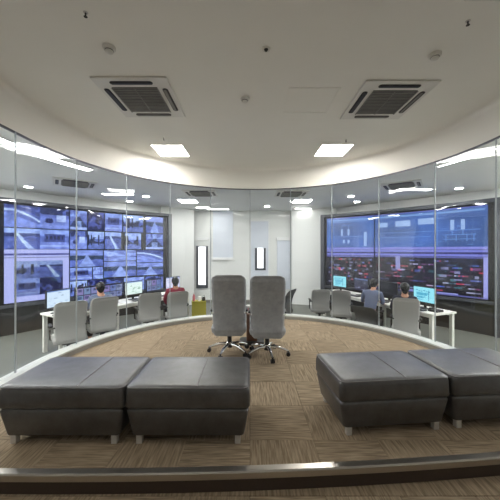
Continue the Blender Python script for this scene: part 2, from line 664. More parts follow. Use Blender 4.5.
vision('window_1', 196.5, 208, 246, 288, 'tall narrow bright window in dark frame near the maroon-clad operator')
t = slab('trim_3', 196, 208.5, 237.5, 240.5, YB, .06, M['trim'])
tag(t, 'white ledge above the tall narrow window', 'ledge', kind='structure')
t = slab('wall_panel_blue', 213, 233, 211, 258, YB, .04, M['panel'])
tag(t, 'pale blue hanging panel on the back wall beside the tall window', 'panel', kind='structure')
slab('panel_sill', 212.5, 233.5, 257.5, 260, YB - .001, .07, M['trim'], t)
door = thing('door_1', 'tall white door with short vision panel behind the grey executive chair', 'door', (bx(259.5, YB), YB, ZF))
door['kind'] = 'structure'
w = 18.5 / F * YB
MB().box(-w / 2, w / 2, -.03, 0, 0, bz(221, YB) - ZF).build('leaf', M['panel'], door, bevel=.004)
for s in (-1, 1):
    MB().box(s * w / 2 - .02, s * w / 2 + .02, -.05, 0, 0, bz(220, YB) - ZF).build('door_jamb', M['trim'], door)
MB().box(-w / 2 - .02, w / 2 + .02, -.055, 0, bz(221.5, YB) - ZF, bz(220, YB) - ZF).build('door_head', M['trim'], door)
vw, vz0, vz1 = 10.5 / F * YB, bz(270, YB) - ZF, bz(248, YB) - ZF
vx = bx(260.3, YB) - bx(259.5, YB)
vf = MB()
vf.box(vx - vw / 2, vx - vw / 2 + .08, -.06, -.03, vz0, vz1)
vf.box(vx + vw / 2 - .08, vx + vw / 2, -.06, -.03, vz0, vz1)
vf.box(vx - vw / 2 + .08, vx + vw / 2 - .08, -.06, -.03, vz0, vz0 + .07)
vf.build('vision_frame', M['frame'], door)
MB().box(vx - vw / 2 + .08, vx + vw / 2 - .08, -.045, -.03, vz0 + .07, vz1).build('vision_pane', M['daylight'], door)
MB().box(w / 2 - .12, w / 2 - .03, -.07, -.05, .98, 1.0).build('door_handle', M['steel'], door)
t = slab('wall_panel_pale', 277, 291, 240, 289, YB, .03, M['panel'])
tag(t, 'pale panel on the back wall right of the door', 'panel', kind='structure')
slab('panel_ledge', 276.5, 291, 237.5, 240.5, YB - .001, .07, M['trim'], t)
t = MB().box(-2.0, 1.55, YB - .02, YB, ZF, ZF + .1).build('baseboard_back', M['acgrey'])
tag(t, 'grey baseboard along the back wall', 'baseboard', kind='structure')

# ------------------------------------------------------------------ ceiling fittings
def ctile(name, label, x, y, z, sx, sy, m, group, rz=0):
    t = thing(name, label, 'ceiling light', (x, y, z), rz, group)
    fr = MB()
    e = .018
    fr.box(-sx / 2 - e, sx / 2 + e, -sy / 2 - e, -sy / 2, -.008, 0)
    fr.box(-sx / 2 - e, sx / 2 + e, sy / 2, sy / 2 + e, -.008, 0)
    fr.box(-sx / 2 - e, -sx / 2, -sy / 2, sy / 2, -.008, 0)
    fr.box(sx / 2, sx / 2 + e, -sy / 2, sy / 2, -.008, 0)
    fr.build('frame', M['acwhite'], t)
    MB().box(-sx / 2, sx / 2, -sy / 2, sy / 2, -.005, -.001).build('diffuser', m, t)
    return t


ctile('ceiling_light', 'square lit ceiling panel beyond the left air-conditioning cassette', -1.43, 5.17, ZC, .53, .58, M['light_view'], 'square ceiling light panels over the platform')
ctile('ceiling_light', 'square lit ceiling panel beyond the right air-conditioning cassette', 1.50, 5.15, ZC, .53, .58, M['light_view'], 'square ceiling light panels over the platform')
ctile('ceiling_light', 'lit ceiling panel at the top right corner edge of the picture', 1.86, 1.885, ZC, .6, .3, M['light_back'], 'square ceiling light panels over the lower floor')
ctile('ceiling_light', 'lit ceiling panel over the lower floor, left and behind the camera', -1.70, 1.50, ZC, .6, .6, M['light_back'], 'square ceiling light panels over the lower floor')
ctile('ceiling_light', 'lit ceiling panel near the rear wall, left of the camera', -1.5, -1.2, ZC, .6, .6, M['light_back'], 'square ceiling light panels over the lower floor')
ctile('ceiling_light', 'lit ceiling panel near the rear wall, right of the camera', 1.5, -1.2, ZC, .6, .6, M['light_back'], 'square ceiling light panels over the lower floor')


def cassette(label, x, y, z, sx, sy, rz=0, group='ceiling air-conditioning cassettes over the platform'):
    t = thing('air_conditioner', label, 'air conditioner', (x, y, z), rz, group)
    MB().box(-sx / 2, sx / 2, -sy / 2, sy / 2, -.020, 0).build('panel', M['acwhite'], t, bevel=.008)
    gx, gy = sx * .31, sy * .31
    g = MB().box(-gx, gx, -gy, gy, -.024, -.019).build('intake_grille', M['acdark'], t)
    n = 16
    for k in range(n):
        yy = -gy + (k + .5) * 2 * gy / n
        MB().box(-gx, gx, yy - gy / n * .42, yy + gy / n * .42, -.030, -.024).build('grille_slat', M['acgrey'], g)
    for xx in (-gx, 0, gx):
        MB().box(xx - .006, xx + .006, -gy, gy, -.033, -.029).build('grille_bar', M['acgrey'], g)
    for k in range(4):
        a = k * PI / 2
        L_, D_ = (gx, sy * .405) if k % 2 == 0 else (gy, sx * .405)
        mt = Matrix.Rotation(a, 4, 'Z')
        o = MB().loft([[mt @ Vector((p[0], D_ + p[1], zz)) for p in rrect(L_ * .92, .030, .028)] for zz in (-.019, -.025)]).build('air_outlet', M['acdark'], t)
        MB().box(-L_ * .86, L_ * .86, D_ - .021, D_ + .009, -.030, -.025, mt).build('flap', M['acgrey'] if k in (0, 3) else M['black'], o)
    return t


cassette('white ceiling air-conditioning cassette near the left smoke detector', -1.265, 3.39, ZC, .80, .88)
cassette('white ceiling air-conditioning cassette near the right smoke detector', 1.625, 3.45, ZC, .80, .88)


def detector(label, x, y, z):
    t = thing('smoke_detector', label, 'smoke detector', (x, y, z), 0, 'smoke detectors')
    MB().lathe([(.055, 0), (.055, -.014), (.048, -.024)], 20).build('base', M['acwhite'], t, smooth=True)
    MB().lathe([(.036, -.024), (.034, -.044), (.018, -.054)], 20).build('sensor_head', M['acwhite'], t, smooth=True)
    MB().lathe([(.037, -.029), (.037, -.034)], 20).build('sensor_slot', M['acdark'], t)


detector('white smoke detector near the left air-conditioning cassette', -1.25, 2.53, ZC)
detector('white smoke detector near the right air-conditioning cassette', 1.70, 2.62, ZC)
detector('small white round detector in the middle of the ceiling, farther one', -.06, 3.38, ZC)


def sprinkler(label, x, y, z):
    t = thing('sprinkler', label, 'sprinkler', (x, y, z), 0, 'ceiling sprinklers')
    t.scale = (.7, .7, .7)
    MB().lathe([(.026, 0), (.022, -.006)], 16).build('escutcheon', M['steel'], t)
    MB().lathe([(.009, -.005), (.008, -.03), (.005, -.045)], 10).build('body', M['acdark'], t)
    MB().lathe([(.020, -.045), (.020, -.048)], 12).build('deflector', M['acdark'], t)


sprinkler('small dark sprinkler at the upper left of the ceiling', -1.246, 2.16, ZC)
sprinkler('small dark sprinkler at the upper right of the ceiling', 1.713, 2.24, ZC)
sprinkler('small sprinkler beside the left square ceiling light', -1.385, 4.58, ZC)
sprinkler('small sprinkler beside the right square ceiling light', 1.57, 4.66, ZC)
t = thing('ceiling_spotlight', 'tiny round recessed spot near the top centre of the ceiling', 'spotlight', (.144, 2.55, ZC))
MB().lathe([(.04, 0), (.038, -.006), (.02, -.006)], 20).build('ring', M['acwhite'], t)
MB().lathe([(.019, -.006), (.012, -.02)], 14).build('lens', M['acdark'], t)
ap = thing('ceiling_access_panel', 'flush square access panel beside the right air-conditioning cassette', 'access panel', (.72, 3.45, ZC))
MB().box(-.27, .27, -.27, .27, -.004, 0).build('panel', M['ceiling'], ap)
for k in range(4):
    MB().box(-.29, .29, .274, .29, -.006, 0, Matrix.Rotation(k * PI / 2, 4, 'Z')).build('edge_trim', M['ceiling'], ap)


def kd(py):
    return F * (ZK - EYE) / (250 - py)


# control room ceiling lights, from their places in the picture
kl = [(188, 201, .5, .55, 'beside the white pier near the tall window'), (218, 209.0, .75, .25, 'over the pale blue hanging panel, standing in for a reflection streak'),
      (302, 201, .5, .55, 'beside the right white pier'), (203, 207.5, .45, .3, 'over the tall narrow window, standing in for a reflection streak'),
      (118, 194, .75, .2, 'above the middle of the camera-feed video wall'), (415, 189.5, .75, .14, 'above the blue schematic video wall'),
      (303, 208.5, .55, .25, 'farther one beside the right white pier, standing in for a reflection streak')]
for px, py, sx, sy, where in kl:
    d = kd(py)
    ctile('control_room_light', 'lit white control-room ceiling panel ' + where, bx(px, d), min(d, YB - .3), ZK, sx, sy, M['reflection_dim'] if py > 207 else M['light_ctrl'], 'control room ceiling light panels')  # dim ones by the back wall stand in for reflection streaks
for sx_, side in ((-1, 'left'), (1, 'right')):  # out-of-view panels added to brighten the control room floor and ceiling
    for yy in (3.6, 4.9):
        ctile('control_room_light', 'unseen fill-light panel added to the control-room ceiling near the outer %s wall, %s one' % (side, 'nearer' if yy < 4 else 'farther'), sx_ * 5.6, yy, ZK, .6, .8, M['light_ctrl'], 'control room ceiling light panels')
dl = [(146, 196, 'nearer one above the camera-feed video wall'), (130, 201, 'small one over the camera-feed video wall middle'), (153, 207, 'over the far end of the camera-feed video wall'),
      (28.5, 186.5, 'above the near end of the camera-feed video wall'), (267, 206, 'over the white door'), (351, 196, 'nearer of two left of the blue video wall'),
      (357, 201.5, 'farther of two left of the blue video wall'), (459, 188, 'above the near end of the blue video wall')]
for px, py, where in dl:
    d = kd(py)
    t = thing('downlight', 'round lit downlight ' + where, 'downlight', (bx(px, d), d, ZK), 0, 'control room downlights')
    MB().lathe([(.10, 0), (.098, -.012), (.08, -.012)], 24).build('ring', M['acwhite'], t)
    MB().lathe([(.079, -.012), (.077, -.017)], 24).build('lens', M['light_down'], t)
for label, px, py, rz in (('control-room ceiling cassette above the left pier beyond the glass', 201, 193, 0), ('control-room ceiling cassette above the right pier beyond the glass', 291, 193.5, 0),
                          ('control-room ceiling cassette above the near camera-feed video wall', 75, 183, .6), ('control-room ceiling cassette above the blue schematic video wall', 402, 185, -.6)):
    d = kd(py)
    cassette(label, bx(px, d), d, ZK, .8, .8, rz, 'ceiling air-conditioning cassettes in the control room')


def glow_strip(label, s, r, a0, a1, w):  # emissive strip placed to fill in a bright streak along the glass
    t = thing('glow_strip', label, 'ceiling light', (0, 0, 0), 0, 'curved glowing ceiling strips outside the glass')
    A = [math.radians(a0 + (a1 - a0) * k / 20) * s for k in range(21)]
    MB().loft([[arc_pt(a, r - w / 2) + (ZK - .012,), arc_pt(a, r + w / 2) + (ZK - .012,), arc_pt(a, r + w / 2) + (ZK - .002,), arc_pt(a, r - w / 2) + (ZK - .002,)] for a in A]).build('diffuser', M['strip_emit'], t)
    for e in (-1, 1):
        rr = r + e * (w / 2 + .006)
        MB().loft([[arc_pt(a, rr - .005) + (ZK - .016,), arc_pt(a, rr + .005) + (ZK - .016,), arc_pt(a, rr + .005) + (ZK,), arc_pt(a, rr - .005) + (ZK,)] for a in A]).build('side_rail', M['acwhite'], t)


glow_strip('curved glowing strip filling in the bright streak outside the glass at the left edge', -1, 3.42, 62, 104, .16)
glow_strip('curved glowing strip filling in the bright streak outside the glass at the right edge', 1, 3.40, 66, 104, .03)

# ------------------------------------------------------------------ painted pictures for screens
def pic(w, h, c):
    a = np.zeros((h, w, 3))
    a[:] = np.array(c) / 255.0
    return a


def fillr(a, x0, y0, x1, y1, c, k=1.0):
    h, w = a.shape[:2]
    xa, xb, ya, yb = int(round(x0 * w)), max(int(round(x1 * w)), int(round(x0 * w)) + 1), int(round(y0 * h)), max(int(round(y1 * h)), int(round(y0 * h)) + 1)
    a[ya:yb, xa:xb] = a[ya:yb, xa:xb] * (1 - k) + np.array(c) / 255.0 * k


def coarse(h, w, n):
    g = rng.random((n + 2, n + 2))
    yy = np.linspace(0, n, h)[:, None]
    xx = np.linspace(0, n, w)[None, :]
    y0, x0 = yy.astype(int), xx.astype(int)
    fy, fx = yy - y0, xx - x0
    return (g[y0, x0] * (1 - fy) * (1 - fx) + g[y0 + 1, x0] * fy * (1 - fx) + g[y0, x0 + 1] * (1 - fy) * fx + g[y0 + 1, x0 + 1] * fy * fx)


def feed(kind, w=30, h=22, border=0):
    """a surveillance picture: sky, trees, roads, yards, roofs, in a violet-blue cast"""
    yy = np.linspace(0, 1, h)[:, None]
    xx = np.linspace(0, 1, w)[None, :]
    a = pic(w, h, (120, 130, 190))
    n = coarse(h, w, 6)

    def put(mask, c, k=1.0):
        mk = (mask * k)[..., None] if mask.ndim == 2 else mask
        a[:] = a * (1 - mk) + np.array(c) / 255.0 * mk
    if kind == 'road':
        put((yy < .28) * np.ones((1, w)), (176, 188, 232))
        put((yy < .34 + .1 * n) * (yy > .2), (84, 92, 140))
        c = .30 + .55 * (yy - .2)
        put((abs(xx - c) < .03 + .07 * yy) * (yy > .2), (206, 214, 246))
        put((xx > c + .10 + .1 * yy) * (yy > .45), (96, 104, 160), .8)
    elif kind == 'corner':
        put((yy > .35 + .5 * xx) * np.ones((h, w)), (150, 160, 218))
        put((abs(yy - .2 - .5 * xx * xx) < .05) * np.ones((h, w)), (214, 220, 246))
        put((yy < .12 + .35 * xx * xx) * (n > .25), (92, 98, 150), .8)
    elif kind == 'trees':
        put((yy < .4) * np.ones((h, w)), (186, 196, 238))
        put((n * .5 + .25 < yy) * (yy < .75), (62, 70, 104))
        put((yy > .68) * np.ones((h, w)), (128, 138, 190))
        for k in range(3):
            x = rng.random()
            put((abs(xx - x) < .05) * (yy > .15) * (yy < .8), (48, 54, 84))
    elif kind == 'building':
        put((yy < .3) * np.ones((h, w)), (164, 176, 226))
        put((yy > .22) * (yy < .62) * (xx > .15) * (xx < .85), (92, 98, 150))
        for k in range(5):
            put((abs(xx - .22 - k * .14) < .035) * (yy > .3) * (yy < .5), (44, 48, 92))
        put((yy > .62) * np.ones((h, w)), (150, 158, 216))
        put((abs(yy - .85) < .04) * np.ones((h, w)), (196, 204, 240))
    elif kind == 'yard':
        put((yy > .5) * np.ones((h, w)), (148, 156, 212))
        put((yy < .3) * (n > .4), (70, 78, 116))
        put((xx > .55) * (xx < .9) * (yy > .3) * (yy < .62), (204, 210, 240))
        put(((xx - .3) ** 2 + (yy - .62) ** 2 < .02), (66, 70, 120))
    elif kind == 'gable':
        put((yy > .22 + abs(xx - .5) * 1.1) * (yy < .92), (78, 86, 118))
        put((yy > .55) * (abs(xx - .5) < .18) * (yy < .92), (150, 164, 200))
        put((yy < .3) * np.ones((h, w)) * (n > .3), (176, 190, 236), .8)
        put((yy > .9) * np.ones((h, w)), (188, 194, 232))
    elif kind == 'pale':
        put(np.ones((h, w)), (176, 186, 234))
        put((n > .55) * np.ones((h, w)), (122, 130, 190), .6)
        put((yy > .6) * (yy < .7), (96, 104, 160), .7)
    elif kind == 'field':
        put((yy < .3) * np.ones((h, w)), (158, 166, 218))
        put((yy > .3) * (yy < .5 + .15 * n), (84, 98, 120))
        put((abs(xx - .5) < .35 * (yy - .25)) * (yy > .3), (170, 180, 226))
    else:
        put(np.ones((h, w)), (58, 62, 110))
        put((n > .6) * np.ones((h, w)), (126, 132, 196), .7)
    a *= (0.86 + 0.28 * coarse(h, w, 9))[..., None]
    a[..., 0] *= .80
    a[..., 1] *= .88
    a = (a - .45) * 1.4 + .40
    a = a * .78 + a.mean(axis=2, keepdims=True) * .22
    if border:
        for s in (slice(0, border), slice(-border, None)):
            a[s, :] = np.array((40, 44, 90)) / 255
            a[:, s] = np.array((40, 44, 90)) / 255
    return np.clip(a, 0, 1)


def picture_mesh(name, img, P, m, depth=.012):
    """grid mesh; P(u, v) -> point, u right, v down; returns a thin slab with the picture on its front"""
    h, w = img.shape[:2]
    vs = [P(i / w, j / h) for j in range(h + 1) for i in range(w + 1)]
    fs, cols = [], []
    lin = np.where(img <= .04045, img / 12.92, ((img + .055) / 1.055) ** 2.4)
    for j in range(h):
        for i in range(w):
            a = j * (w + 1) + i
            fs.append((a, a + w + 1, a + w + 2, a + 1))
            cols += [tuple(lin[j, i]) + (1,)] * 4
    c00, c10, c01 = Vector(P(0, 0)), Vector(P(1, 0)), Vector(P(0, 1))
    nrm = (c01 - c00).cross(c10 - c00).normalized() * depth
    rim = [i for i in range(w)] + [j * (w + 1) + w for j in range(h)] + [h * (w + 1) + i for i in range(w, 0, -1)] + [j * (w + 1) for j in range(h, 0, -1)]
    o = len(vs)
    vs += [Vector(vs[i]) - nrm for i in rim]
    for k, i in enumerate(rim):
        k2 = (k + 1) % len(rim)
        fs.append((i, rim[k2], o + k2, o + k))
        cols += [(0, 0, 0, 1)] * 4
    me = bpy.data.meshes.new(name)
    me.from_pydata([tuple(v) for v in vs], [], fs)
    at = me.color_attributes.new('Col', 'FLOAT_COLOR', 'CORNER')
    at.data.foreach_set('color', np.array(cols, dtype=np.float32).ravel())
    me.materials.append(m)
    me.update()
    return me


# ------------------------------------------------------------------ the two video walls
class VWall:
    """gently concave wall between two ground points, seen left to right"""
    def __init__(s, p, q, sag, z0, z1):
        s.p, s.q, s.sag, s.z0, s.z1 = Vector((p[0], p[1], 0)), Vector((q[0], q[1], 0)), sag, z0, z1
        d = s.q - s.p
        s.n = Vector((-d.y, d.x, 0)).normalized()      # away from the viewer

    def at(s, t, z, out=0.0):
        b = s.p.lerp(s.q, t) + s.n * (s.sag * 4 * t * (1 - t) - out)
        return Vector((b.x, b.y, z))

    def t_of(s, px):
        lo, hi = -.3, 1.3
        for _ in range(50):
            mid = (lo + hi) / 2
            b = s.at(mid, 0)
            if b.x / b.y * F + 250 < px:
                lo = mid
            else:
                hi = mid
        return (lo + hi) / 2

    def build(s, label, rootname='video_wall'):
        c = s.at(.5, ZF)
        s.root = thing(rootname, label, 'video wall', c)
        s.off = -Vector(c)
        T = [-.012 + 1.024 * k / 12 for k in range(13)]

        def sweep(z0, z1, o0, o1):
            return MB().loft([[s.at(t, z0, o0) + s.off, s.at(t, z1, o0) + s.off, s.at(t, z1, o1) + s.off, s.at(t, z0, o1) + s.off] for t in T])
        sweep(s.z0 - .02, s.z1 + .02, -.30, -.02).build('cabinet', M['cab'], s.root)
        sweep(s.z1, s.z1 + .09, -.30, .05).build('top_frame', M['frame'], s.root)
        sweep(s.z0 - .07, s.z0, -.30, .04).build('bottom_frame', M['frame'], s.root)
        base = sweep(ZF, s.z0 - .07, -.30, .0).build('base_cabinet', M['cab'], s.root)
        for k in range(6):
            t0, t1 = k / 6 + .006, (k + 1) / 6 - .006
            MB().loft([[s.at(t, ZF + .06, .0) + s.off, s.at(t, s.z0 - .10, .0) + s.off, s.at(t, s.z0 - .10, .012) + s.off, s.at(t, ZF + .06, .012) + s.off] for t in (t0, (t0 + t1) / 2, t1)]).build('base_door', M['cab'], base)
        for t0, t1 in ((-.03, -.001), (1.001, 1.03)):
            MB().loft([[s.at(t, ZF, -.30) + s.off, s.at(t, s.z1 + .09, -.30) + s.off, s.at(t, s.z1 + .09, .05) + s.off, s.at(t, ZF, .05) + s.off] for t in (t0, t1)]).build('side_frame', M['frame'], s.root)

    def picture(s, t0, t1, v0, v1, img, name='picture_tile', out=.0):
        H = s.z1 - s.z0
        P = lambda u, v: s.at(t0 + (t1 - t0) * u, s.z1 - H * (v0 + (v1 - v0) * v), out) + s.off
        return link(name, picture_mesh(name, img, P, M['screen']), s.root)


LW = VWall((-5.62, 6.40), (-2.72, 9.36), .16, .24, 2.60)
LW.build('wide curved video wall of many surveillance camera pictures at the left')
RW = VWall((2.50, 9.50), (5.50, 6.42), .16, .33, 2.58)
RW.build('wide curved video wall of blue schematics over dark status rows at the right')
LT, RT = LW.t_of, RW.t_of

# mosaic of feeds on the left: (px left, px right, v top, v bottom, kind)
FE = [(4, 40, .02, .24, 'corner'), (40, 69, .02, .24, 'yard'), (4, 40, .25, .455, 'road'), (40, 69, .25, .455, 'building'),
      (70, 87, .02, .235, 'gable'), (88, 104, .02, .235, 'dark'), (105, 122, .02, .235, 'building'), (123, 143, .02, .235, 'trees'), (146, 163, .02, .235, 'field'),
      (70, 87, .25, .455, 'yard'), (88, 104, .25, .455, 'trees'), (105, 121, .25, .455, 'road'), (125, 141, .25, .455, 'trees'), (146, 163, .25, .455, 'gable'),
      (70, 103, .47, .66, 'field'), (104, 136, .47, .60, 'pale'), (137, 163, .47, .63, 'corner'),
      (70, 92, .67, .81, 'building'), (93, 103, .67, .81, 'pale'), (104, 136, .61, .80, 'field'), (137, 163, .64, .80, 'field'),
      (70, 87, .82, .985, 'trees'), (88, 104, .82, .985, 'dark'), (105, 123, .82, .985, 'yard'), (124, 144, .82, .985, 'pale'), (145, 163, .82, .985, 'yard')]
for a, b, v0, v1, k in FE:
    LW.picture(LT(a), LT(b), v0, v1, feed(k, 34 if b - a > 25 else 24, 22))
# window bar and white-bordered four-way window at lower left
bar = pic(30, 4, (176, 184, 244))
bar[2] = np.array((70, 76, 150)) / 255
LW.picture(LT(4), LT(69), .46, .54, bar)
big = pic(66, 40, (178, 186, 246))
for i, j, k in ((0, 0, 'trees'), (1, 0, 'road'), (0, 1, 'building'), (1, 1, 'dark')):
    sub = feed(k, 25, 16)
    big[3 + j * 16:19 + j * 16, 9 + i * 25:34 + i * 25] = sub * .82
LW.picture(LT(4), LT(69), .545, .985, big)


# schematics on the right
def schematic(w, h, seed, cl):
    r = np.random.default_rng(seed)
    a = pic(w, h, (58, 98, 172))
    a *= (0.8 + .35 * coarse(h, w, 4))[..., None]
    fillr(a, 0, 0, 1, .03, (96, 104, 190))
    fillr(a, .02, .07, .98, .10, (128, 170, 226), .8)
    fillr(a, .0, .93, 1, 1, (128, 132, 216))
    lt = (168, 196, 240)
    for kind, x0, y0, x1, y1 in cl:
        fillr(a, x0, y0, x1, y1, lt if kind == 'b' else (116, 158, 222), .85 if kind == 'b' else .6)
    for k in range(26):
        x, y = r.uniform(.05, .9), r.uniform(.15, .88)
        fillr(a, x, y, x + r.uniform(.01, .06), y + .02, (110, 150, 216), .5)
    return np.clip(a, 0, 1)


def status(w, h, seed, dens):
    r = np.random.default_rng(seed)
    a = pic(w, h, (18, 18, 30))
    fillr(a, 0, 0, 1, .035, (92, 94, 168))
    pal = [(206, 60, 92), (196, 70, 100), (80, 104, 206), (190, 194, 232), (120, 66, 124), (70, 134, 150), (54, 60, 110), (140, 140, 186)]
    for row in range(9):
        y = .09 + row * .095
        for k in range(dens):
            if r.random() < .55:
                x = r.uniform(.01, .94)
                fillr(a, x, y, x + r.uniform(.015, .07), y + r.uniform(.02, .055), pal[r.integers(len(pal))], r.uniform(.45, .95))
    return np.clip(a, 0, 1)


s1 = schematic(70, 46, 3, [('l', .04, .12, .95, .135), ('l', .04, .13, .055, .88), ('l', .93, .13, .95, .9), ('l', .04, .58, .9, .595), ('b', .31, .36, .36, .56), ('b', .45, .36, .50, .56),
                           ('b', .80, .48, .86, .90), ('b', .36, .70, .40, .80), ('b', .46, .70, .50, .80), ('l', .33, .24, .34, .36), ('l', .47, .24, .48, .36), ('l', .33, .23, .62, .245)])
s2 = schematic(96, 46, 5, [('b', .03, .24, .14, .38), ('b', .22, .22, .36, .36), ('b', .44, .20, .58, .34), ('l', .02, .52, .95, .535), ('l', .60, .1, .61, .9), ('b', .715, .28, .745, .52), ('b', .80, .28, .83, .52),
                           ('l', .73, .52, .735, .66), ('l', .815, .52, .82, .66), ('l', .66, .62, .92, .632), ('l', .66, .74, .92, .752), ('l', .68, .63, .685, .80), ('l', .76, .63, .765, .80), ('l', .84, .63, .845, .80), ('l', .90, .63, .905, .80), ('l', .04, .66, .55, .672)])
RW.picture(RT(327), RT(374), .02, .475, s1)
RW.picture(RT(375), RT(488), .02, .475, s2)
bar2 = pic(60, 6, (120, 126, 214))
bar2[2] = np.array((50, 50, 110)) / 255
bar2[3] = np.array((50, 50, 110)) / 255
RW.picture(RT(327), RT(374), .48, .55, bar2)
RW.picture(RT(375), RT(488), .48, .55, bar2)
d1, d2 = status(26, 20, 8, 20), status(64, 30, 9, 32)
fillr(d2, .22, .0, .26, .38, (150, 154, 214), .9)
fillr(d2, .30, .93, .78, .965, (150, 156, 236), .9)
fillr(d2, .965, 0, 1, 1, (160, 164, 236), .95)
fillr(d2, 0, .97, 1, 1, (112, 116, 190), .8)
RW.picture(RT(327), RT(374), .555, .985, d1)
RW.picture(RT(375), RT(488), .555, .985, d2)

# ------------------------------------------------------------------ ottomans
def ottoman(label, x, y, rz, w, d, seam):
    t = thing('ottoman', label, 'ottoman', (x, y, 0), rz, 'charcoal leather ottomans on the platform')
    t.scale = (1, 1, 1.05)
    hw, hd = w / 2, d / 2

    def lp(z, sx, sy, r):
        return [(p[0], p[1], z) for p in rrect(hw * sx, hd * sy, r, 5)]
    MB().loft([lp(.070, .90, .88, .03), lp(.080, .91, .89, .035), lp(.18, .95, .94, .035), lp(.255, .98, .975, .035), lp(.268, .965, .955, .03), lp(.28, .93, .91, .03)]).build('base', M['leather'], t, smooth=True)
    cu = MB()
    prof = [(.276, .95, .935, .03), (.281, .985, .98, .035), (.292, 1.0, 1.0, .04), (.33, 1.0, 1.0, .045), (.395, .998, .996, .045), (.425, .985, .975, .05), (.436, .965, .945, .05)]
    loops = [lp(*q) for q in prof]
    loops.append([(p[0], p[1], .441) for p in rrect(hw * .90, hd * .86, .06, 5)])
    loops.append([(p[0], p[1], .443) for p in rrect(hw * .5, hd * .45, .06, 5)])
    c = cu.loft(loops).build('cushion', M['leather'], t, smooth=True)
    xs_ = hw * seam
    MB().tube([(xs_, -hd * .93, .437), (xs_, -hd * .8, .443), (xs_, 0, .445), (xs_, hd * .8, .443), (xs_, hd * .93, .437)], .0045, 6).build('top_seam', M['piping'], c, smooth=True)
    rim = [Vector((p[0], p[1], .428)) for p in rrect(hw * .985, hd * .977, .05, 5)]
    MB().tube(rim + [rim[0]], .005, 6, cap=False).build('edge_piping', M['edge'], c, smooth=True)
    for sx in (-1, 1):
        for sy in (-1, 1):
            MB().box(sx * hw * .80 - .022, sx * hw * .80 + .022, sy * hd * .78 - .022, sy * hd * .78 + .022, 0, .09).build('leg', M['legmetal'], t, bevel=.003)
    return t


ottoman('dark grey leather ottoman at the left edge of the picture', -1.443, 2.475, 0.0, .975, .64, .25)
ottoman('dark grey leather ottoman between the one at the left edge and the carpet aisle', -.478, 2.475, 0.0, .955, .64, .15)
ottoman('dark grey leather ottoman left of the one cut by the right edge', 1.155, 2.61, math.radians(5.5), .945, .64, .18)
ottoman('dark grey leather ottoman cut off by the right edge of the picture', 2.107, 2.70, math.radians(5.0), .93, .64, .2)

# ------------------------------------------------------------------ swivel chairs
def star_base(t, mat_leg, r=.30, z=0.0, spin=0.3):
    for k in range(5):
        a = 2 * PI * k / 5 + spin
        c, s = math.cos(a), math.sin(a)
        lg = MB().tube([(.02 * c, .02 * s, .125), (.14 * c, .14 * s, .125), (.24 * c, .24 * s, .095), (r * c, r * s, .07)], [.026, .022, .018, .014], 8).build('base_spoke', mat_leg, t, smooth=True)
        cs = MB()
        for off in (-.014, .014):
            ox, oy = -s * off, c * off
            cs.tube([(r * c + ox - s * .009, r * s + oy + c * .009, .028), (r * c + ox + s * .009, r * s + oy - c * .009, .028)], .028, 12)
        cs.box(r * c - .008, r * c + .008, r * s - .008, r * s + .008, .03, .075)
        cs.build('caster', M['black'], lg, smooth=True)
    MB().lathe([(.045, .08), (.048, .14), (.034, .16), (.030, .30)], 16).build('gas_column', M['black'], t, smooth=True)
    MB().lathe([(.034, .10), (.046, .105), (.046, .155), (.034, .16)], 16).build('hub', mat_leg, t, smooth=True)


def swivel_chair(name, label, group, loc, rz, seat_h=.46, top=1.15, bot=.32, w=.52, fab='chairgrey', arm='chairgrey', leg='chrome', recline=.10, th=.085, spin=.3, crown=.02):
    """faces local +y, backrest at local -y"""
    t = thing(name, label, 'chair', loc, rz, group)
    star_base(t, M[leg], spin=spin)
    MB().box(-.12, .12, -.12, .12, seat_h - .15, seat_h - .10).build('tilt_mechanism', M['black'], t, bevel=.01)
    loops = []
    for z, k in ((-.105, .86), (-.095, .95), (-.05, 1.0), (-.02, .985), (0, .93), (.004, .7)):
        loops.append([(p[0], p[1], seat_h + z - .012 * max(0, p[1] / .25) ** 2) for p in rrect(.25 * k, .25 * k, .07, 4)])
    MB().loft(loops).build('seat', M[fab], t, smooth=True)
    loops = []
    n = 36
    for i in range(n + 1):
        v = i / n
        z = bot + (top - bot) * v
        y = -.235 - recline * (v - .15) ** 2 * 1.5 + .045 * math.sin(v * PI * 1.1)
        hw = w / 2 * (.90 + .10 * math.sin(PI * min(1, v * 1.15) * .62)) * (1 if v < .88 else 1 - .26 * (1 - math.sqrt(max(0, 1 - ((v - .88) / .12) ** 2))))
        if v < .07:
            hw *= .84 + .16 * math.sqrt(max(0, 1 - (1 - v / .07) ** 2))
        tt = th / 2 * (1.0 if .06 < v < .94 else .68)
        if v in (0, 1):
            tt *= .45
        lp = []
        for p in rrect(hw, tt, tt * .95, 4):
            zz = z + (crown * (1 - (p[0] / hw) ** 2) if v > .8 else 0) * (v - .8) * 5
            lp.append((p[0], y - .05 * (1 - (p[0] / (w / 2)) ** 2) + .03 + p[1], zz))
        loops.append(lp)
    MB().loft(loops).build('backrest', M[fab], t, smooth=True)
    for s in (-1, 1):
        x = s * (w / 2 + (.0 if leg == 'chrome' else .018))
        am = MB().tube([(s * .2, .03, seat_h - .085), (x, .06, seat_h - .06), (x, .08, seat_h + .12), (x, .06, seat_h + .185)], .014, 8)
        am.tube([(x, .08, seat_h + .12), (x, -.10, seat_h + .16), (s * (w / 2 - .02), -.215, seat_h + .19)], .013, 8)
        ar = am.build('armrest', M['black'] if leg != 'chrome' else M['chrome'], t, smooth=True)
        MB().loft([[(x + p[0], p[1] + .0, seat_h + z) for p in rrect(.028 * k, .135 * k, .026, 4)] for z, k in ((.18, .9), (.19, 1), (.205, 1), (.213, .85))]).build('arm_pad', M['black'], ar, smooth=True)
    return t


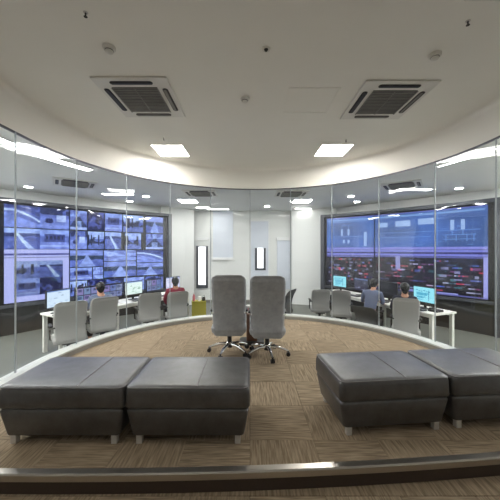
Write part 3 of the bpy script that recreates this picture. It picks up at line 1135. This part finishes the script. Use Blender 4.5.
swivel_chair('executive_chair', 'grey leather executive chair with chrome base, left of the central pair', 'pair of grey executive chairs', (-.300, 4.18, 0), .03, seat_h=.44, top=1.16, bot=.31, w=.480, spin=.55)
swivel_chair('executive_chair', 'grey leather executive chair with chrome base, right of the central pair', 'pair of grey executive chairs', (.245, 4.07, 0), -.03, seat_h=.44, top=1.16, bot=.31, w=.480, spin=-.1)

# small table between and beyond the two executive chairs
st = thing('side_table', 'small brown wooden pedestal table between the executive chairs', 'table', (.03, 4.62, 0))
MB().loft([[(p[0], p[1], z) for p in rrect(.085, .085, .01, 2)] for z in (.05, .46)]).build('pedestal', M['wood'], st)
MB().loft([[(p[0], p[1], z) for p in rrect(.2 * k, .15 * k, .04, 3)] for z, k in ((0, 1), (.035, 1), (.05, .9))]).build('base', M['cab'], st)
MB().loft([[(p[0], p[1], z) for p in rrect(.24 * k, .16 * k, .04, 3)] for z, k in ((.46, .96), (.465, 1), (.49, 1), (.495, .98))]).build('table_top', M['wood'], st)
cup = thing('lidded_cup', 'white cup with pink sleeve on the small wooden table', 'cup', (-.03, 4.60, .495))
MB().lathe([(.028, 0), (.037, .10)], 16).build('body', M['white'], cup, smooth=True)
MB().lathe([(.0325, .03), (.0362, .075)], 16).build('sleeve', M['pink'], cup, smooth=True)
MB().lathe([(.039, .10), (.039, .11), (.030, .118)], 16).build('lid', M['white'], cup, smooth=True)

# ------------------------------------------------------------------ control room desks
def desk(label, inner, direc, length, side):
    """inner near corner, direction away from the camera; side = +1 depth to the right"""
    u = Vector((direc[0], direc[1], 0)).normalized()
    v = Vector((u.y, -u.x, 0)) * side
    t = thing('control_desk', label, 'desk', (inner[0], inner[1], ZF))

    def P(a, b, z):
        q = u * a + v * b
        return (q.x, q.y, z)
    D = .66
    MB().prism([P(0, 0, 0), P(length, 0, 0), P(length, D, 0), P(0, D, 0)], .715, .75).build('desk_top', M['desk'], t, bevel=.004)
    for a in (.03, length / 3, 2 * length / 3, length - .09):
        for b in (.02, D - .08):
            MB().prism([P(a, b, 0), P(a + .06, b, 0), P(a + .06, b + .06, 0), P(a, b + .06, 0)], 0, .715).build('leg', M['desk'], t)
    MB().prism([P(.09, D - .05, 0), P(length - .09, D - .05, 0), P(length - .09, D - .03, 0), P(.09, D - .03, 0)], .50, .715).build('cable_tray', M['black'], t)
    for b in (.02, D - .08):
        MB().prism([P(.09, b + .01, 0), P(length - .09, b + .01, 0), P(length - .09, b + .05, 0), P(.09, b + .05, 0)], .665, .715).build('rail', M['desk'], t)
    return lambda a, b, z=.75: (inner[0] + P(a, b, 0)[0], inner[1] + P(a, b, 0)[1], ZF + z), math.atan2(v.y, v.x) - PI / 2


LD, LR = desk('long white operator desk in front of the camera-feed video wall', (-3.42, 5.10), (.49, .87), 3.5, -1)
RD, RR = desk('long white operator desk in front of the blue schematic video wall', (3.40, 5.30), (-.36, .93), 3.45, 1)


def monitor(label, loc, rz, img, w=.48, h=.30, group='desk monitors'):
    """faces local -y"""
    t = thing('monitor', label, 'monitor', loc, rz, group)
    MB().loft([[(p[0], p[1], z) for p in rrect(.12, .085, .03, 3)] for z in (0, .012)]).build('stand_base', M['black'], t)
    MB().box(-.025, .025, .03, .05, .012, .30).build('stand_neck', M['black'], t)
    z0 = .13
    MB().box(-w / 2 - .015, w / 2 + .015, 0, .03, z0 - .015, z0 + h + .015).build('housing', M['black'], t, bevel=.004)
    P = lambda u, v: Vector((-w / 2 + w * u, -.003, z0 + h * (1 - v)))
    link('screen', picture_mesh('screen', img, P, M['monitor'], .003), t)
    return t


def doc_screen(base, n, seed, w=28, h=16, dark=(120, 140, 170)):
    r = np.random.default_rng(seed)
    a = pic(w, h, base)
    fillr(a, 0, 0, 1, .06, (110, 140, 200))
    for k in range(n):
        x, y = r.uniform(.03, .8), r.uniform(.1, .92)
        fillr(a, x, y, x + r.uniform(.03, .18), y + .05, dark, r.uniform(.3, .8))
    return a


def quad_screen(seed):
    r = np.random.default_rng(seed)
    a = pic(28, 16, (26, 30, 60))
    for i in range(3):
        for j in range(2):
            fillr(a, .04 + i * .32, .07 + j * .48, .32 + i * .32, .48 + j * .48, (120 + r.integers(50), 140 + r.integers(40), 205), .8)
            x, y = .06 + i * .32, .12 + j * .48
            fillr(a, x + r.uniform(0, .12), y, x + .18, y + .2, (50, 60, 100), .8)
    return a


def cad_screen():
    a = pic(28, 16, (146, 222, 238))
    for k in range(6):
        fillr(a, .12 + .12 * k, .18 + .05 * (k % 3), .20 + .12 * k, .24 + .05 * (k % 3), (40, 130, 168), .8)
        fillr(a, .15, .35 + .09 * k, .75 - .06 * k, .38 + .09 * k, (58, 150, 186), .7)
    fillr(a, .7, .2, .74, .9, (36, 120, 160), .8)
    return a


KB = MB().box(-.21, .21, -.065, .065, 0, .016).mesh('key_block', M['black'], bevel=.004)


def keyboard(label, loc, rz):
    t = thing('keyboard', label, 'keyboard', loc, rz, 'desk keyboards')
    link('body', KB, t)
    for r_ in range(4):
        MB().box(-.195, .195, -.052 + r_ * .027, -.030 + r_ * .027, .016, .021).build('key_row', M['frame'], t)


def at_px(D, px, b):
    """distance along the desk at which depth b shows at picture column px"""
    best, ba = 1e9, 0
    for k in range(400):
        a = -.2 + k * .01
        p = D(a, b)
        e = abs(p[0] / p[1] * F + 250 - px)
        if e < best:
            best, ba = e, a
    return ba


lm = [(59, doc_screen((206, 226, 246), 10, 1), 'pale document screen at the near end of the left desk', .25), (87, quad_screen(2), 'dark multi-picture monitor, second from the near end of the left desk', .05),
      (113, quad_screen(3), 'multi-picture monitor beside the dark-haired operator at the left desk', 0), (134, doc_screen((222, 240, 236), 14, 4, dark=(90, 140, 110)), 'pale green-white map monitor in the middle of the left desk', 0),
      (154, quad_screen(5), 'violet multi-picture monitor left of the maroon-clad operator', 0), (173, doc_screen((214, 214, 240), 8, 6), 'pale monitor behind the maroon-clad operator', -.1)]
for (px, img, where, dr), kw in zip(lm, ('nearest the desk end', 'before the dark-haired operator', '', 'under the map monitor', 'under the violet monitor', 'before the maroon-clad operator')):
    a = min(at_px(LD, px, .38), 3.2)
    monitor('black desk monitor, ' + where, LD(a, .38), LR + dr, img, group='monitors on the left operator desk')
    if px not in (113,):
        keyboard('black keyboard on the left desk, ' + kw, LD(a, .13), LR)
rm = [(424, cad_screen(), 'bright cyan drawing at the near end of the right desk', -.05), (388, quad_screen(8) * .22, 'nearly black screen in the middle of the right desk', 0),
      (361, doc_screen((40, 40, 64), 12, 9, dark=(180, 190, 220)), 'dark screen with white bars behind the leaning operator', 0), (339, cad_screen() * .98, 'pale cyan screen at the far end of the right desk', .15)]
for (px, img, where, dr), kw in zip(rm, ('under the near cyan monitor', 'under the nearly black screen', 'before the leaning operator', 'under the far cyan screen')):
    a = min(at_px(RD, px, .38), 3.12)
    monitor('black desk monitor, ' + where, RD(a, .38), RR + dr, img, group='monitors on the right operator desk')
    keyboard('black keyboard on the right desk, ' + kw, RD(a, .13), RR)
paper = MB().loft([[(p[0], p[1], z) for p in rrect(.105, .15, .004, 1)] for z in (0, .012)]).mesh('sheet_stack', M['white'])
for lab, D, a, b, rz in (('white paper stack near the map monitor on the left desk', LD, 1.50, .155, LR), ('white paper stack at the far end of the left desk', LD, 2.86, .165, LR),
                         ('white paper stack beside the leaning operator on the right desk', RD, 1.82, .165, RR)):
    t = link('paper_stack', paper, None, D(a, b), rz)
    tag(t, lab, 'paper', 'paper stacks on the desks')
t = thing('phone', 'black desk phone at the near end of the right desk', 'phone', RD(.16, .3), RR)
MB().prism([(-.09, -.1), (.09, -.1), (.09, .1), (-.09, .1)], 0, .04).build('body', M['black'], t, bevel=.01)
MB().tube([(-.06, -.08, .055), (-.06, 0, .062), (-.06, .08, .055)], [.022, .014, .022], 8).build('handset', M['black'], t, smooth=True)

# chairs in the control room: (px, py of the back's top, drop of the top below the eye, label, colour, extra turn)
def op_chair(label, x, y, face, top, fab='chairfab', w=.47, group='operator chairs', recline=.10):
    # (x, y) is the backrest centre; chair origin lies .25 farther along its facing direction
    f = Vector((math.cos(face), math.sin(face)))
    return swivel_chair('operator_chair', label, group, (x + .25 * f.x, y + .25 * f.y, ZF), face - PI / 2, seat_h=.45, top=top, bot=.36, w=w, fab=fab, leg='black', recline=recline, th=.07, spin=.2, crown=.015)


FL = math.atan2(.49, -.87)     # facing the left desk
FR = math.atan2(.36, .93)      # facing the right desk


def chair_at(label, px, py, top, face, fab='chairfab', w=.47, **k):
    drop = EYE - (ZF + top + .012)
    d = F * drop / (py - 250)
    return op_chair(label, (px - 250) / F * d, d, face, top, fab, w, **k), ((px - 250) / F * d, d)


chair_at('grey operator chair nearest the white desk end at the left', 71, 300, 1.08, FL - .35, w=.50)
_, pL2 = chair_at('grey operator chair holding the dark-haired operator at the left desk', 104.5, 296, 1.04, FL - .35, w=.50)
chair_at('grey operator chair facing the map monitor at the left desk', 150, 292, 1.0, FL - .5, w=.50)
_, pL4 = chair_at('grey operator chair holding the maroon-clad operator', 178, 290.5, 1.0, FL - .6, w=.48)
_, pR1 = chair_at('light grey operator chair nearest the white desk end at the right', 406, 297, 1.06, FR + .75, w=.45)
_, pR2 = chair_at('dark grey low operator chair holding the leaning operator at the right desk', 365, 304, .80, FR + .5, 'chairdark', w=.48, recline=.25)
chair_at('grey operator chair facing the far cyan monitor at the right desk', 341, 289.5, 1.0, FR + .9, w=.44)
chair_at('grey operator chair farthest left of those at the right desk', 321, 288.5, .96, FR + 1.1, w=.47)
op_chair('dark grey empty chair seen just right of the executive chairs through the glass', 1.0, 7.1, 2.6, .98, 'chairdark', .42)


# ------------------------------------------------------------------ people at the desks
def skin_mesh(name, verts, edges, radii, m, root=0, sub=2):
    me = bpy.data.meshes.new(name)
    me.from_pydata(verts, edges, [])
    o = bpy.data.objects.new(name, me)
    COL.objects.link(o)
    sk = o.modifiers.new('skin', 'SKIN')
    sk.use_smooth_shade = True
    for i, d in enumerate(me.skin_vertices[0].data):
        r = radii[i]
        d.radius = r if isinstance(r, tuple) else (r, r)
        d.use_root = (i == root)
    ss = o.modifiers.new('sub', 'SUBSURF')
    ss.levels = sub
    ss.render_levels = sub
    dg = bpy.context.evaluated_depsgraph_get()
    ev = bpy.data.meshes.new_from_object(o.evaluated_get(dg))
    bpy.data.objects.remove(o)
    ev.name = name
    ev.materials.clear()
    ev.materials.append(m)
    for p in ev.polygons:
        p.use_smooth = True
    return ev


def person(label, loc, rz, shirt, lean=0.0, reach=.36, hz=.80):
    """seated, facing local +y, origin on the floor under the pelvis, seat at .45"""
    t = thing('person', label, 'person', loc, rz, 'operators at the desks')
    V, E, Rr = [], [], []

    def add(p, r, link_=None):
        V.append(p)
        Rr.append(r)
        if link_ is not None:
            E.append((link_, len(V) - 1))
        return len(V) - 1
    L = lean
    pel = add((0, 0, .55), (.13, .105))
    wa = add((0, .01 + .2 * L, .70), (.118, .092), pel)
    chs = add((0, .02 + .55 * L, .88), (.135, .10), wa)
    up = add((0, .02 + .75 * L, .98), (.085, .062), chs)
    nk = add((0, .03 + .9 * L, 1.06), .048, up)
    hb = add((0, .05 + 1.0 * L, 1.12), (.062, .07), nk)
    hm = add((0, .06 + 1.05 * L, 1.19), (.072, .088), hb)
    ht = add((0, .05 + 1.08 * L, 1.255), (.055, .068), hm)
    for s in (-1, 1):
        sh = add((s * .17, .02 + .72 * L, .985), .052, up)
        el = add((s * .235, .10 + .5 * L, .765), .040, sh)
        wr = add((s * .15, reach - .06, hz), .027, el)
        pa = add((s * .135, reach + .015, hz), (.036, .017), wr)
        for k, (dx, ln) in enumerate(((-.03, .062), (-.011, .072), (.009, .068), (.028, .054))):
            k1 = add((s * .135 + dx, reach + .05, hz), .0092, pa)
            k2 = add((s * .135 + dx * 1.1, reach + .05 + ln * .55, hz - .003), .0085, k1)
            add((s * .135 + dx * 1.1, reach + .05 + ln, hz - .014), .0075, k2)
        t1 = add((s * .135 - s * .036, reach - .015, hz - .003), .011, pa)
        add((s * .135 - s * .058, reach + .03, hz - .01), .009, t1)
        hp = add((s * .09, .03, .535), .085, pel)
        kn = add((s * .12, .40, .525), .062, hp)
        an = add((s * .12, .40, .10), .040, kn)
        hl = add((s * .12, .38, .04), .036, an)
        add((s * .125, .55, .032), .032, hl)
    link('body', skin_mesh('body', V, E, Rr, M['skin']), t)
    # shirt: torso and sleeves, a little larger
    V2, E2, R2 = [], [], []

    def add2(p, r, l=None):
        V2.append(p)
        R2.append(r)
        if l is not None:
            E2.append((l, len(V2) - 1))
        return len(V2) - 1
    a = add2((0, 0, .54), (.148, .122))
    b = add2((0, .01 + .2 * L, .70), (.134, .108), a)
    c = add2((0, .02 + .55 * L, .88), (.150, .115), b)
    d = add2((0, .02 + .75 * L, .99), (.128, .102), c)
    add2((0, .03 + .88 * L, 1.06), .076, d)
    for s in (-1, 1):
        e = add2((s * .17, .02 + .72 * L, .985), .064, d)
        f = add2((s * .235, .10 + .5 * L, .765), .052, e)
        add2((s * .162, reach - .095, hz), .038, f)
    link('shirt', skin_mesh('shirt', V2, E2, R2, shirt), t)
    V3, E3, R3 = [(0, 0, .53)], [], [(.146, .12)]
    for s in (-1, 1):
        o = len(V3)
        V3 += [(s * .09, .03, .53), (s * .12, .40, .525), (s * .12, .40, .12)]
        R3 += [.096, .074, .058]
        E3 += [(0, o), (o, o + 1), (o + 1, o + 2)]
    link('trousers', skin_mesh('trousers', V3, E3, R3, M['trouser']), t)
    for s in (-1, 1):
        MB().loft([[(s * .12 + p[0], .46 + p[1], z) for p in rrect(.047 * k, .135 * k, .04, 4)] for z, k in ((0, 1), (.02, 1.02), (.05, .93), (.075, .6))]).build('shoe', M['shoe'], t, smooth=True)
    # hair and face
    hx = Vector((0, .055 + 1.05 * L, 1.195))
    hr = MB()
    lps = []
    for i in range(9):
        th_ = PI * i / 8 * .80
        z = math.cos(th_) * .108
        rr = math.sin(th_) if i else .05
        lp = []
        for j in range(16):
            al = 2 * PI * j / 16
            back = -math.sin(al)            # +1 at the back of the head
            zz = z + ((.085 * (1 - back) * .5 - .035 * (1 + back) * .5) * (th_ / 2.5) if th_ > 1 else 0)
            lp.append((hx.x + rr * .088 * math.cos(al), hx.y - .012 + rr * .100 * math.sin(al), hx.z + .005 + zz))
        lps.append(lp)
    hr.loft(lps).build('hair', M['hair'], t, smooth=True)
    fy = hx.y + .082
    MB().loft([[(p[0] * k, fy + .0 + yy, hx.z - .03 + zz) for p in rrect(.014, .010, .006, 2)] for yy, zz, k in ((-.01, .03, .5), (.012, 0, 1), (.004, -.012, .9))]).build('nose', M['skin'], t, smooth=True)
    for s in (-1, 1):
        MB().lathe([(.003, -.009), (.009, -.004), (.009, .004), (.003, .009)], 10, (s * .03, fy - .014, hx.z - .008)).build('eye', M['eye'], t, smooth=True)
        MB().loft([[(s * (.072 + xx), hx.y - .005 + p[0], hx.z - .02 + p[1]) for p in rrect(.014 * k, .028 * k, .012, 3)] for xx, k in ((0, .8), (.008, 1), (.014, .8))]).build('ear', M['skin'], t, smooth=True)
    MB().box(-.02, .02, fy - .022, fy - .004, hx.z - .066, hx.z - .058).build('mouth', M['lip'], t, bevel=.003)
    return t


def sit(label, p, face, shirt, fwd=.27, **k):
    f = Vector((math.cos(face), math.sin(face)))
    return person(label, (p[0] + fwd * f.x, p[1] + fwd * f.y, ZF), face - PI / 2, shirt, **k)


sit('person with black hair and slate blue top seated at the left desk', pL2, FL - .35, M['bluecloth'])
sit('person with black hair and maroon top seated at the far left desk', pL4, FL - .6, M['maroon'], fwd=.26, reach=.28, hz=.635)
sit('person in dark navy clothes seated by the near cyan monitor at the right desk', pR1, FR + .75, M['navy'], fwd=.36)
sit('person in slate blue top leaning over the right desk in the low chair', pR2, FR + .5, M['bluecloth'], fwd=.25, lean=.30)

# carton with things on it beyond the left desk end
bxx = thing('carton', 'olive yellow carton standing beyond the far end of the left desk', 'box', (-1.48, 8.25, ZF), .2)
MB().box(-.2, .2, -.16, .16, 0, .48).build('body', M['yellow'], bxx, bevel=.006)
MB().box(-.205, .205, -.165, -.145, .46, .49).build('rim', M['yellow'], bxx)
bo = thing('bottle', 'pink bottle standing on the olive yellow carton', 'bottle', (-1.62, 8.22, ZF + .48))
MB().lathe([(.035, 0), (.037, .02), (.037, .14), (.015, .19), (.014, .21)], 14).build('body', M['pink'], bo, smooth=True)
MB().lathe([(.017, .21), (.017, .24)], 12).build('cap', M['white'], bo)
wb = thing('paper_cup', 'white paper cup standing on the olive yellow carton', 'cup', (-1.46, 8.22, ZF + .481))
MB().lathe([(.035, 0), (.048, .12)], 16).build('body', M['white'], wb, smooth=True)
MB().lathe([(.05, .12), (.05, .128)], 16).build('rim', M['white'], wb)
bb = thing('black_bag', 'small black bag on the right side of the olive yellow carton', 'bag', (-1.345, 8.28, ZF + .48))
MB().loft([[(p[0], p[1], z) for p in rrect(.05 * k, .04 * k, .02, 3)] for z, k in ((0, .95), (.02, 1), (.09, .9), (.11, .6))]).build('body', M['black'], bb, smooth=True)
MB().tube([(-.03, 0, .10), (-.02, 0, .15), (.02, 0, .15), (.03, 0, .10)], .006, 6).build('handle', M['black'], bb, smooth=True)
